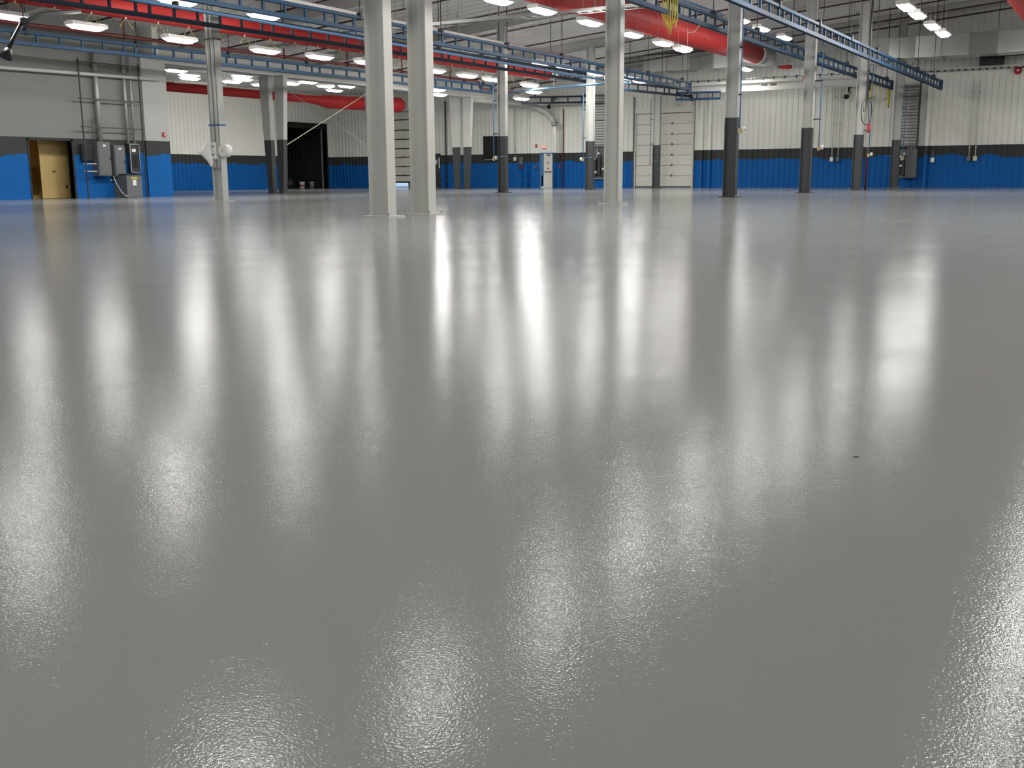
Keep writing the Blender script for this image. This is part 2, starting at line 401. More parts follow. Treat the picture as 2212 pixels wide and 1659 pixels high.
# white personnel door with an open crack of daylight
dx = tag(link('door_5', MB().box(-.06, .0, -.08, .2, 0, 2.18).box(.82, .88, -.08, .2, 0, 2.18).box(-.06, .88, -.08, .2, 2.12, 2.18).data('door_5', 'pipe_pale_blue'), None, (DX[0], YB, 0)), kind='structure')
part('door_leaf', MB().bbox(.20, .82, -.03, .02, .02, 2.11, .004), 'door_white', dx)
part('side_panel', MB().box(0, .20, -.02, .02, .78, 2.12), 'pipe_pale_blue', dx)
part('side_glass', MB().box(0, .20, -.005, .005, .10, .78), 'door_white', dx).data.materials[0] = mat('clear_pane', (.9, .97, 1), .02)
MATS['clear_pane'].node_tree.nodes['Principled BSDF'].inputs['Transmission Weight'].default_value = 1
part('threshold_panel', MB().box(0, .20, -.02, .02, 0, .10), 'door_white', dx)
part('door_closer', MB().box(.42, .66, -.10, -.03, 2.0, 2.07), 'cabinet_grey', dx)
for z in (1.52, 1.16): part('sticker', MB().box(.42, .54, -.034, -.03, z, z+.08), 'alarm_red', dx)
part('push_bar', MB().box(.26, .76, -.09, -.05, .98, 1.03), 'cabinet_grey', dx)
# dark grey door beside the near twin column, black window further along
dg = tag(link('door_6', MB().bbox(-41.7, -40.74, YB-.09, YB-.035, 0, 2.26, .005).data('door_6', 'cabinet_dark')), kind='structure')
part('notice', MB().box(-41.22, -41.0, YB-.10, YB-.09, 1.56, 1.86), 'cream', dg)
part('pull_plate', MB().box(-40.86, -40.78, YB-.115, YB-.09, 1.3, 1.98), 'plastic_white', dg)
part('lower_rail', MB().box(-41.66, -40.76, YB-.105, YB-.09, 1.12, 1.16), 'cabinet_grey', dg)
wn = tag(link('window_1', MB().box(-37.3, -35.6, YB-.07, YB-.036, 1.86, 3.24).data('window_1', 'dark_glass')), kind='structure')
for (a, b, c, d) in ((-37.34, -35.56, 3.24, 3.30), (-37.34, -37.28, 1.82, 3.24), (-35.62, -35.56, 1.82, 3.24)): part('window_frame', MB().box(a, b, YB-.09, YB-.03, c, d), 'black', wn)
part('window_sill', MB().box(-37.2, -35.4, YB-.2, YB-.03, 1.78, 1.83), 'galv_dull', wn)

# ------------------------------------------------------------------ columns
def h_mesh(top):
    mb = MB()
    for x in (-.20, .175): mb.box(x, x+.025, -.115, .115, .03, top)
    mb.box(-.175, .175, -.01, .01, .03, top)
    return mb
pl = MB(); pl.box(-.30, .30, -.24, .24, 0, .03)
plm = {k: pl.data('base_plate', k) for k in ('column_white', 'column_two_tone')}
bolt = MB().tube([(0,0,.03),(0,0,.075)], .022, 6).data('anchor_bolt', 'galv_dull')
def column(x, y, m, label, group):
    c = thing('steel_column', (x, y, 0), label, 'column', group)
    part('shaft', h_mesh(zr(x)-.44), m, c); link('base_plate', plm[m], c)
    for sx in (-.26, .26):
        for sy in (-.19, .19): link('anchor_bolt', bolt, c, (sx, sy, 0))
    return c
GA = 'columns of the row through the middle of the hall'
column(-11.3, 14.84, 'column_white', 'white H column nearest the camera, left one of the close twin pair', GA)
column(-11.3, 16.05, 'column_white', 'white H column, right one of the close twin pair in the foreground', GA)
column(-11.3, 24.13, 'column_white', 'tall all-white H column standing alone right of the twin pair', GA)
column(-11.3, 32.76, 'column_two_tone', 'nearest white column with charcoal-painted foot, carrying a blue hose line', GA)
column(-11.3, 41.4, 'column_two_tone', 'white column with charcoal foot under the crossing right-hand blue rail', GA)
column(-11.3, 49.88, 'column_two_tone', 'white column with charcoal foot just behind the hanging cable coil', GA)
column(-11.3, 58.25, 'column_two_tone', 'farthest charcoal-footed column of the right row, next to the ladder tray', GA)
GB = 'columns of the row left of the middle'
column(-24.35, 23.9, 'column_white', 'white column wrapped with tape, plastic bag hanging from it', GB)
column(-24.5, 32.4, 'column_white', 'white column hidden behind the foreground twin columns', GB)
column(-24.5, 40.92, 'column_two_tone', 'white column with charcoal foot in front of the black window', GB)
column(-24.5, 49.53, 'column_two_tone', 'white column with charcoal foot beside the left wall tray', GB)
column(-24.5, 58.15, 'column_two_tone', 'thin charcoal-footed column in front of the large sectional door', GB)
def tapered(x, y, s, label):
    c = thing('tapered_column', (x, y, 0), label, 'column', 'tapered frame columns under the valley girder')
    part('shaft', MB().prism([(-.15, .03), (.15, .03), (.15, 5.3), (.15, 5.3)] if 0 else ([(-.14, .03), (.14, .03), (.14+(.30 if s > 0 else 0), 5.3), (-.14-(.30 if s < 0 else 0), 5.3)]), 1, -.13, .13), 'column_two_tone', c)
    part('base_plate', MB().box(-.2, .2, -.2, .2, 0, .03), 'column_two_tone', c)
    part('cap_plate', MB().box(-.46 if s < 0 else -.2, .46 if s > 0 else .2, -.2, .2, 5.27, 5.30), 'column_white', c)
tapered(-35.45, 38.1, -1, 'tapered charcoal-footed column left of the tall dark opening, left of two')
tapered(-34.8, 38.1, 1, 'tapered charcoal-footed column beside the tall dark opening, right of two')
tapered(-35.45, 53.95, -1, 'far tapered column with charcoal foot, left of the pair near the back wall')
tapered(-34.8, 53.95, 1, 'far tapered column with charcoal foot, right of the pair near the back wall')
tapered(-35.45, 45.9, -1, 'tapered column hidden behind the foreground twin columns, left of two')
tapered(-34.8, 45.9, 1, 'tapered column hidden behind the foreground twin columns, right of two')
single('bracing_rod', MB().tube([(0,0,0),(0,7.6,3.35)], .022, 6), 'cream', (-34.85, 38.18, 2.06), 'pale diagonal bracing rod rising from the tapered column past dark opening', 'rod', 'crossed bracing rods')
single('bracing_rod', MB().tube([(0,0,0),(0,7.7,-3.15)], .014, 6), 'galv_dull', (-35.4, 38.15, 5.72-.45), 'thin grey diagonal bracing rod falling to the right, crossing the pale one', 'rod', 'crossed bracing rods')

# ------------------------------------------------------------------ blue overhead crane rails (ladder trusses)
post_m = MB().box(-.028, .028, -.035, .035, .05, .31).data('post', 'rail_blue')
post_d = MB().box(-.028, .028, -.035, .035, .05, .31).data('post', 'rail_dark_blue')
brk = MB().bbox(-.09, .09, -.07, .07, .28, .50, .02).data('hanger_clamp', 'hanger_black')
def rail(p0, p1, m, label, hang=4.25, h0=2.0, gap=.83, dz=0):
    (x0, y0), (x1, y1) = p0, p1
    L = math.hypot(x1-x0, y1-y0); rz = -math.atan2(x1-x0, y1-y0)
    z = 5.0+dz
    t = thing('crane_rail', (x0, y0, z), label, 'crane rail', 'blue overhead crane rails', rz)
    part('top_chord', MB().bbox(-.06, .06, 0, L, .30, .40, .012), m, t)
    part('track', MB().prism([(-.075, -.05), (-.02, -.05), (-.02, -.03), (-.055, -.03), (-.055, .04), (.055, .04), (.055, -.03), (.02, -.03), (.02, -.05), (.075, -.05), (.075, .06), (-.075, .06)], 1, 0, L), m, t)
    pm = post_m if m == 'rail_blue' else post_d
    y = .3; k = 0
    while y < L-.1:
        link('post', pm, t, (0, y, 0)); y += gap if k % 6 != 5 else gap*.55; k += 1
    y = h0
    while y < L:
        link('hanger_clamp', brk, t, (0, y, 0))
        wx = x0 + (x1-x0)*y/L
        part('hanger_rod', MB().tube([(0, y, .45), (0, y, zr(wx)-z)], .014, 6), 'hanger_black', t)
        y += hang
    for yy in (0, L): part('end_plate', MB().box(-.09, .09, yy-.012, yy+.012, -.07, .42), m, t)
    return t
rail((-32.35, 13.0), (-29.9, 49.0), 'rail_blue', 'leftmost blue ladder rail, running over the tan doorway wall', 4.2, 1.6)
rail((-24.0, 11.5), (-22.82, 45.5), 'rail_dark_blue', 'dark navy ladder rail in front of the long left red duct', 4.1, 2.2)
rail((-20.72, 11.0), (-20.5, 52.8), 'rail_blue', 'bright blue ladder rail passing behind the foreground twin columns', 4.25, 2.5)
rail((-11.72, 12.0), (-11.92, 59.3), 'rail_blue', 'blue ladder rail along the big red duct, behind the column row', 4.3, 3.0, dz=.08)
rail((-9.12, 12.0), (-9.35, 58.4), 'rail_blue', 'rightmost blue ladder rail, ending free before the back wall', 4.3, 1.0, dz=-.1)
# short lengths of rail near the back wall
rail((-23.6, 50.6), (-22.3, 57.6), 'rail_dark_blue', 'short navy rail end hanging in front of the large sectional door', 3., 1.2, dz=.02)
rail((-33.0, 57.4), (-29.1, 58.9), 'rail_dark_blue', 'short navy rail end near the left wall tray by the corner', 3., .8, dz=.05)
rail((-22.6, 56.2), (-20.3, 56.8), 'rail_blue', 'short blue rail stub under the white bridge beam', 3., .6, dz=-.22)
# pale blue lip pipe under the bright blue rail
single('air_pipe', MB().tube([(0,0,0),(.05,33,0)], .045, 10), 'pipe_pale_blue', (-20.95, 11, 4.82), 'pale blue air pipe slung along the bright blue rail', 'pipe', smooth=True)
single('air_pipe', MB().tube([(0,0,0),(0,7.5,0)], .035, 10), 'pipe_pale_blue', (-11.95, 26.0, 5.62), 'pale blue pipe lying above the rail beside yellow hoses', 'pipe', smooth=True)

# white bridge beam under the far rails
bb = thing('bridge_beam', (-23.7, 57.0, 5.1), 'white crane bridge beam across the hall near the back wall', 'crane beam')
part('beam', MB().prism([(-.12, 0), (.12, 0), (.12, .03), (.02, .06), (.02, .36), (.12, .39), (.12, .42), (-.12, .42), (-.12, .39), (-.02, .36), (-.02, .06), (-.12, .03)], 0, 0, 10.6), 'steel_white', bb)
part('top_channel', MB().box(0, 10.6, -.16, .16, .42, .56), 'steel_white', bb)
part('festoon_cable', MB().tube([(i*.1, -.18, .64+.025*math.sin(i*1.1)) for i in range(108)], .018, 6), 'hanger_black', bb)
for i in range(18): part('festoon_clip', MB().box(.3+i*.6-.04, .3+i*.6+.04, -.21, -.15, .56, .70), 'cabinet_dark', bb)
for i, (u, w) in enumerate(((5.62, .09), (5.73, .07), (5.82, .10), (6.08, .10), (6.2, .08), (6.3, .12))):
    part('stencil_mark', MB().box(u, u+w, -.026, -.0205, .24, .33), 'cabinet_dark', bb)
part('end_bracket', MB().prism([(-.5, .42), (.4, .42), (.4, .06), (-.1, -.02), (-.5, .2)], 1, -.2, .2), 'steel_white', bb)
single('hanging_placard', MB().tube([(0,0,0),(0,.02,0)], .12, 14), 'alarm_red', (-15.75, 56.75, 5.6), 'small red and white round tag on the white bridge beam', 'tag')
rw = thing('conduit_rail', (-10.6, 59.7, 5.86), 'long grey trunking rail on the back wall with dark clips', 'trunking')
part('channel', MB().box(0, 12, -.10, .26, .02, .16), 'steel_white', rw)
for i in range(34): part('clip', MB().box(.15+i*.33, .15+i*.33+.12, -.13, -.02, -.04, .04), 'cabinet_dark', rw)

# ------------------------------------------------------------------ red fabric ducts
def duct(name, pts, radii, m, loc, label, cat='duct', n=28):
    d = thing(name, loc, label, cat, 'red fabric air ducts')
    part('sleeve', MB().tube(pts, radii, n), m, d, True)
    return d
d = duct('air_duct', [(0,-8,0),(0,20,0),(0,40,0),(0,47.0,0)], .5, 'fabric_red', (-17.85, 8, 6.78), 'big bright red fabric duct running to the back wall, right of centre')
part('collar', MB().tube([(0,46.92,0),(0,47.25,0)], .515, 28), 'plastic_white', d, True)
part('takeoff', MB().tube([(0,47.2,0),(0,49.2,0)], .47, 28), 'galvanised', d, True)
seam = MB().tube([(.36, 0, .36), (.36, 47.0, .36)], .012, 6)
part('zip_seam', seam, 'sprinkler_red', d)
hole = MB().tube([(.5*math.cos(R(-22))-.004, 0, .5*math.sin(R(-22))), (.5*math.cos(R(-22))+.012, 0, .5*math.sin(R(-22))-.005)], .028, 8).data('air_nozzle', 'seam_dark')
for i in range(25): link('air_nozzle', hole, d, (0, 16+i*1.25, 0))
gr = MB().tube([(.40, 0, .31), (.42, 0, .33)], .03, 8).data('eyelet', 'brass')
for i in range(19): link('eyelet', gr, d, (0, 20+i*1.4, 0))
for i in range(12): part('suspension_wire', MB().tube([(0, 1+i*4, .48), (0, 1+i*4, zr(-17.85)-6.76)], .008, 5), 'hanger_black', d)
d = duct('air_duct', [(0,-14,0),(.6,14,0),(1.1,32.0,0),(1.12,32.5,0)], [.32,.32,.32,.30], 'fabric_red', (-28.9, 18.5, 6.0), 'long narrow red duct behind the dark navy rail at upper left')
def strap_mesh():
    return MB().tube([(.0,-.26,-.62),(.0,0,-.30),(.0,.26,-.62)], .010, 5).data('cord', 'yellow_strap')
sm2 = strap_mesh(); eye2 = MB().tube([(.0,0,-.34),(.0,0,-.29)], .03, 8).data('grommet', 'cream')
for i in range(26):
    y = -2+i*1.28; xx = .6*(y+14)/28 if y < 14 else .6+.5*(y-14)/18
    link('cord', sm2, d, (xx+.12, y, 0)); link('grommet', eye2, d, (xx+.12, y, 0))
for i in range(9): part('suspension_wire', MB().tube([(.2+i*.1, -5+i*4.2, .3), (.2+i*.1, -5+i*4.2, zr(-28.3)-5.98)], .008, 5), 'hanger_black', d)
part('takeoff', MB().tube([(1.12,32.4,0),(1.16,34.2,0)], .29, 24), 'galvanised', d, True)
d = duct('air_duct', [(0,0,0),(.35,12.6,-.02),(.45,13.4,-.05),(.5,14.4,-.10),(1.6,17.6,-.10)], [.22,.22,.24,.37,.37], 'fabric_red', (-40.6, 33.5, 5.0), 'low red duct with a fatter far end, above the annex wall at left')
part('end_cap', MB().tube([(1.6,17.6,-.10),(2.15,18.9,-.10),(2.2,19.1,-.10)], [.40,.42,.30], 24), 'fabric_red', d, True)
nz = MB().tube([(.20, 0, -.08), (.225, 0, -.09)], .02, 6).data('air_nozzle', 'seam_dark')
for i in range(11): link('air_nozzle', nz, d, (.03*i, .7+i*1.1, 0))
for i in range(5): part('suspension_wire', MB().tube([(.1*i, 1+i*3, .2), (.1*i, 1+i*3, 1.4)], .008, 5), 'hanger_black', d)
d = duct('air_duct', [(0,0,0),(0,25,0),(0,60.8,0)], .5, 'fabric_red', (-4.35, -5, 6.85), 'dark red duct cutting the top right corner of the picture')
for i in range(12): part('suspension_wire', MB().tube([(0, 3+i*5, .48), (0, 3+i*5, zr(-4.35)-6.83)], .008, 5), 'hanger_black', d)
st = thing('duct_stub', (-17.38, 58.7, 6.38), 'small red fabric duct tip showing below the grey duct near the wall', 'duct', 'red fabric air ducts')
part('sleeve', MB().tube([(-.35, .12, .05), (.1, 0, .02), (.35, -.1, .02)], [.07, .11, .09], 16), 'fabric_red', st, True)
part('collar', MB().tube([(-.45, .14, .05), (-.33, .12, .05)], .08, 16), 'galvanised', st, True)

# galvanised header ducts
def header(x0, x1, y0, y1, z0, z1, label, step):
    t = thing('sheet_metal_duct', (x0, y0, z0), label, 'duct', 'galvanised header ducts')
    n = max(1, round((x1-x0)/step)); w = (x1-x0)/n
    for i in range(n):
        part('duct_section', MB().bbox(i*w+.01, (i+1)*w-.01, 0, y1-y0, 0, z1-z0, .012), ('galvanised', 'galvanised_a', 'galvanised_b')[(i*5+1) % 3], t)
    for i in range(n+1):
        part('flange', MB().box(i*w-.025, i*w+.025, -.03, y1-y0+.03, -.03, z1-z0+.03), 'galv_dull', t)
    for i in range(0, n+1, 2): part('support_rod', MB().tube([(i*w, -.02, z1-z0), (i*w, -.02, zr(x0+i*w)-z0)], .012, 6), 'hanger_black', t)
    return t
header(-11.6, 2.0, 56.4, 57.6, 6.26, 7.28, 'large bare metal duct at upper right along the back wall', 1.25)
header(-26.4, -18.2, 57.3, 58.4, 6.42, 7.32, 'bare metal duct beyond the big red duct, above the sectional door', 1.3)
t = thing('duct_elbow', (-11.6, 56.4, 6.26), 'rounded dull metal end of the large duct near the far column', 'duct', 'galvanised header ducts')
part('elbow', MB().prism([(-.02, 0), (-.02, 1.02), (-.75, 1.02), (-.98, .8), (-1.0, -.1), (-.35, -.25)], 1, 0, 1.2), 'galv_dull', t)
ht = thing('unit_heater', (-7.75, 59.2, 6.0), 'black box unit heater under the large metal duct at right', 'heater')
part('casing', MB().bbox(0, 1.1, 0, .5, 0, .46, .02), 'black', ht)
for i in range(6): part('louvre', MB().box(.06, 1.04, -.03, 0, .05+i*.065, .075+i*.065), 'cabinet_dark', ht)
for x in (.15, .95): part('support_rod', MB().tube([(x, .25, .45), (x, .25, 1.4)], .012, 6), 'hanger_black', ht)
part('gas_pipe', MB().tube([(1.1, .3, .42), (6, .3, .48)], .03, 8), 'hanger_black', ht)
bl = thing('fire_bell', (-6.02, 59.85, 5.72), 'round red fire bell on the back wall at the right edge', 'bell')
part('gong', MB().tube([(0, 0, 0), (0, -.08, 0), (0, -.12, 0)], [.19, .18, .07], 18), 'alarm_red', bl, True); part('hub', MB().tube([(0, -.11, 0), (0, -.14, 0)], .05, 10), 'plastic_white', bl)

# ------------------------------------------------------------------ cable trays
def tray(name, loc, L, w, along, label, rungs, m='galvanised', rodz=None):
    t = thing(name, loc, label, 'cable tray', 'galvanised cable trays')
    f = (lambda a0, a1, b0, b1, z0, z1: MB().box(a0, a1, b0, b1, z0, z1)) if along == 'x' else (lambda a0, a1, b0, b1, z0, z1: MB().box(b0, b1, a0, a1, z0, z1))
    for s in (0, w-.02): part('side_rail', f(0, L, s, s+.02, 0, .10), m, t)
    rm_ = f(-.03, .03, .02, w-.02, .01, .035).data('rung', m)
    n = int(L/rungs)
    for i in range(n): link('rung', rm_, t, ((i+.5)*rungs, 0, 0) if along == 'x' else (0, (i+.5)*rungs, 0))
    for i in range(int(L/4)+1):
        a = min(L-.05, .9+i*4); px = loc[0]+(a if along == 'x' else 0)
        for s in (.0, w): part('support_rod', MB().tube([(a, s, 0), (a, s, zr(px)-loc[2])] if along == 'x' else [(s, a, 0), (s, a, zr(px)-loc[2])], .008, 5), 'galv_dull', t)
    return t
tray('cable_tray', (-24.9, 32.6, 5.98), 11.0, .5, 'x', 'ladder cable tray crossing the hall toward the big red duct', .42)
tray('cable_tray', (-22.6, 21.0, 5.75), 23, .45, 'y', 'ladder cable tray seen between the chords of the bright blue rail', .42)
tray('cable_tray', (-33.0, 33.2, 5.82), 4.0, .5, 'x', 'short ladder tray near the long left red duct', .42)
ap_ = thing('air_pipe', (-27.0, 33.3, 6.12), 'pale blue air pipe crossing the hall above the ladder tray', 'pipe')
part('pipe', MB().tube([(0,0,0),(12.9,0,0)], .055, 10), 'pipe_pale_blue', ap_, True)
for i in range(6):
    part('clamp', MB().tube([(.6+i*2.4-.04,0,0),(.6+i*2.4+.04,0,0)], .075, 10), 'cabinet_grey', ap_)
    part('support_rod', MB().tube([(.6+i*2.4,0,.05),(.6+i*2.4,0,zr(-26.4+i*2.4)-6.12)], .008, 5), 'galv_dull', ap_)
ap_ = thing('air_pipe', (-30.2, 48.6, 5.0), 'far pale blue air pipe between the left rail end and back wall', 'pipe')
part('pipe', MB().tube([(0,1.5,-.02),(3.5,-.4,.02),(8.2,-1.0,.05)], .05, 10), 'pipe_pale_blue', ap_, True)
for i in range(3): part('support_rod', MB().tube([(1+i*3,.6-.4*i,.05),(1+i*3,.6-.4*i,zr(-29+i*3)-5)], .008, 5), 'galv_dull', ap_)

# ------------------------------------------------------------------ sprinkler pipes
def zp(x): return 7.0+.088*(x+24.5)
names = ['left corner', 'near left light']
for i, (y, dz) in enumerate(((18.9, 0), (22.8, 0), (26.8, 0), (30.9, 0), (34.45, 0), (38.2, 0), (42.0, 0), (46.2, 0), (49.8, 0), (53.3, 0), (56.5, 0), (58.9, 0))):
    t = thing('sprinkler_pipe', (-34.6, y, 0), 'thin dark red sprinkler branch pipe, %s one counting from the camera' % ORD[i], 'pipe', 'sprinkler branch pipes up the roof slope')
    part('pipe', MB().tube([(0, 0, zp(-34.6)+dz), (RIDGE+34.6, 0, zp(RIDGE)+dz)], .036, 8), 'sprinkler_dark', t, True)
    for k in range(11):
        x = 1.8+k*3.2+(i % 2)*1.1; z = zp(-34.6+x)+dz
        part('sprinkler_head', MB().tube([(x, 0, z), (x, 0, z+.10), (x, 0, z+.115), (x, 0, z+.13)], [.014, .014, .04, .04], 6), 'brass', t)
    for k in range(6):
        x = 3.4+k*6.2; part('support_rod', MB().tube([(x, 0, zp(-34.6+x)+dz), (x, 0, zr(-34.6+x))], .008, 5), 'hanger_black', t)
t = thing('sprinkler_main', (-32.0, 14, 5.6), 'dark red sprinkler main running above the leftmost blue rail', 'pipe')
part('pipe', MB().tube([(0,0,0),(.9,21,0),(1.36,34.5,0),(1.37,34.75,-.04),(1.38,34.85,-.3),(1.38,34.9,-.34),(1.6,38.5,-.36)], .062, 10), 'sprinkler_red', t, True)
for k in range(8):
    y = 4.9+k*3.9; x = .9*y/21 if y < 21 else .9+.46*(y-21)/13.5
    part('riser', MB().tube([(x, y, 0), (x, y, zp(-31)-5.6)], .03, 8), 'sprinkler_red', t)
    part('coupling', MB().tube([(x, y-.06, 0), (x, y+.06, 0)], .085, 10), 'sprinkler_dark', t)

# ------------------------------------------------------------------ white pipes along the valley
wp = thing('drain_pipe', (-35.1, 30.0, 5.28), 'fat white drain pipe along the valley that bends down by the exit door', 'pipe')
part('pipe', MB().tube([(.0,24.7,-.08),(.15,27.0,-.05),(.6,28.4,-.08),(1.5,29.1,-.22),(2.2,29.28,-.42),(2.75,29.32,-.72),(3.1,29.34,-1.05),(3.28,29.36,-1.4)], .17, 16), 'steel_white', wp, True)
part('downpipe', MB().tube([(3.28,29.36,-1.4),(3.34,29.4,-2.2),(3.34,29.4,-5.28)], .10, 14), 'wall_paint', wp, True)
part('coupling', MB().tube([(3.27,29.36,-1.3),(3.3,29.37,-1.5)], .19, 16), 'galv_dull', wp, True)
cl = thing('hose_coil', (-32.05, 59.3, 4.4), 'small ring of coiled hose hanging where the drain pipe bends', 'hose')
part('coil', MB().tube([(.22*math.cos(R(a)), 0, .28*math.sin(R(a))) for a in range(0, 361, 20)], .035, 8), 'galv_dull', cl, True); part('hook', MB().tube([(0,0,.28),(0,.6,.36)], .012, 6), 'galv_dull', cl)
single('wall_pipe', MB().tube([(0,0,0),(0,9.2,.13)], .065, 12), 'steel_white', (-33.75, 21.0, 4.38), 'white pipe fixed high along the plain left wall', 'pipe', smooth=True)
single('wall_pipe', MB().tube([(0,0,0),(0,2.8,.05)], .07, 12), 'steel_white', (-33.72, 30.9, 4.5), 'short white pipe carrying on past the corner of the left wall', 'pipe', smooth=True)

# ------------------------------------------------------------------ ceiling lights
hs = MB().prism([(-.21, .0), (.21, .0), (.13, .12), (-.13, .12)], 1, -.62, .62).data('housing', 'plastic_white')
def drop_lens(m):
    me = bpy.data.meshes.new('diffuser'); w, l, z0, z1 = .195, .60, -.10, -.005
    v = [(-w,-l,z1),(w,-l,z1),(w,l,z1),(-w,l,z1),(-w+.075,-l+.16,z0),(w-.075,-l+.16,z0),(w-.075,l-.16,z0),(-w+.075,l-.16,z0)]
    me.from_pydata(v, [], [(7,6,5,4),(0,1,5,4),(1,2,6,5),(2,3,7,6),(3,0,4,7)]); me.materials.append(MATS[m])
    return me
df = drop_lens('lamp_glow'); df_annex = drop_lens('annex_lamp_glow')
ec = MB().box(-.205, .205, -.012, .012, -.012, .10).data('end_cap', 'plastic_white')
wires = {}
def light(x, y, z, label, group, roof=None, annex=False):
    t = thing('high_bay_light', (x, y, z), label, 'light', group)
    link('housing', hs, t); link('diffuser', df_annex if annex else df, t)
    link('end_cap', ec, t, (0, -.625, 0)); link('end_cap', ec, t, (0, .625, 0))
    h = (zr(x) if roof is None else roof)-z; key = round(h, 2)
    if key not in wires: wires[key] = MB().tube([(0,0,.11),(0,0,h)], .006, 4).data('chain', 'galv_dull')
    link('chain', wires[key], t, (0, -.5, 0)); link('chain', wires[key], t, (0, .5, 0))
def row(pts, z, fmt, group, roof=None, annex=False, start=0):
    for i, (x, y) in enumerate(pts): light(x, y, z, fmt % ORD[i+start], group, roof, annex)
LEFT_ROW = 'lit fluorescent fixture below the long left red duct, %s from the left'
row([(-28.6, 20.11), (-28.57, 22.84), (-28.58, 26.56), (-28.41, 30.49), (-28.06, 33.12)], 5.3, LEFT_ROW, 'lights below the left red duct', 6.0)
row([(-27.75, 35.66), (-27.44, 40.04), (-27.5, 42.76), (-27.55, 45.05)], 5.3, LEFT_ROW, 'lights below the left red duct', start=5)
row([(-17.0, 11.5), (-17.6, 15.5), (-17.8, 19.5), (-17.9, 23.1), (-17.18, 28.45)], 5.85, 'lit fixture above the picture mirrored left of centre, %s from camera', 'lights above the picture, left of centre')
row([(-17.0, 30.9), (-16.92, 34.1), (-16.99, 37.76), (-17.04, 40.87), (-17.13, 43.21)], 5.85, 'lit fluorescent fixture just below the big red duct, %s in its row', 'lights below the big red duct')
row([(-26.11, 24.27), (-25.89, 27.8)], 6.0, 'lit fixture glimpsed above the bright blue rail at left, %s of two', 'lights above the bright blue rail')
row([(-23.4, 42.37), (-23.51, 44.94), (-23.5, 48.12), (-23.16, 50.99), (-23.38, 53.05)], 5.6, 'lit fixture behind the far half of the bright blue rail, %s in line', 'lights behind the bright blue rail')
row([(-7.23, 37.48), (-7.25, 39.6), (-7.29, 42.78), (-7.29, 45.19)], 6.0, 'lit square-looking fixture at the upper right, %s of the four', 'lights at the upper right')
row([(-7.9, 7.6), (-7.4, 10.4), (-7.4, 13.7), (-7.35, 16.65), (-7.35, 19.77), (-7.45, 23.6), (-7.4, 27.0), (-7.45, 32.1)], 6.0, 'lit fixture above the picture mirrored right of centre, %s from camera', 'lights above the picture, right of centre')
row([(-.95, 11.0), (-1.0, 14.3), (-1.1, 17.7), (-1.1, 21.5), (-1.0, 27.0), (-1.0, 33.0), (-1.0, 39.0), (-1.0, 45.0), (-1.0, 50.0), (-1.0, 55.0)], 6.3, 'unseen lit fixture outside the right edge, %s from the camera', 'lights beyond the right edge')  # near ones known from their floor glow, far ones added to light the back wall
# unseen fixtures added behind and beside the camera to brighten the near floor
row([(-17.3, 4.0), (-7.5, 0.5), (-1.0, 4.5), (-7.5, -5.0), (-1.0, -2.0), (5.0, 6.0), (-13.0, -2.0)], 6.0, 'added fixture hanging beside the camera, out of view, %s of seven', 'added lights beside the camera')
row([(2.5, 57.0), (5.0, 54.0), (5.0, 49.0), (5.0, 43.0), (5.0, 36.0), (5.0, 28.0), (5.0, 18.0)], 6.4, 'added fixture in the bay to the right, out of view, %s from the back wall', 'added lights in the right bay')  # unseen fixtures added to lift the back wall and right floor
row([(12.0, 56.0), (12.0, 46.0), (12.0, 34.0), (12.0, 20.0)], 6.6, 'added fixture along the far right wall, out of view, %s from the back wall', 'added lights along the right wall')  # more unseen fixtures, added for light from the right side
row([(-27.6, 4.0), (-27.6, 13.0)], 5.4, 'added unseen fixture by the left wall before the picture begins, %s one', 'added lights by the left wall')  # unseen pair added to raise the overall light on the left
row([(x*1.15, y*1.15) for (x, y) in ((-12.73, 37.46), (-12.79, 40.0), (-12.81, 43.0))], 6.8, 'small lit fixture between the two right-hand blue rails, %s in line', 'lights between the right rails')
light(-18.75, 56.2, 6.2, 'tiny lit fixture just under the far end of the big red duct', None)
row([(x*1.19, y*1.19) for (x, y) in ((-35.9, 33.05), (-37.01, 34.8), (-38.14, 35.9), (-37.79, 38.17), (-36.51, 37.59), (-35.4, 36.4))], 6.07, 'lit fixture in the annex above its low red duct, %s of the left cluster', 'annex lights, left cluster', 6.42, True)
row([(x*1.19, y*1.19) for (x, y) in ((-37.91, 40.25), (-36.2, 40.48), (-35.01, 40.38), (-35.84, 42.65), (-37.14, 44.89), (-34.98, 43.25))], 6.07, 'lit fixture in the annex near the tapered columns, %s of the right cluster', 'annex lights, right cluster', 6.42, True)
row([(-32.44, 47.44), (-34.2, 50.2), (-32.01, 55.6), (-29.0, 51.69), (-27.1, 47.9)], 5.2, 'lit far fixture above the area before the exit door, %s of the scattered five', 'far scattered lights', None)

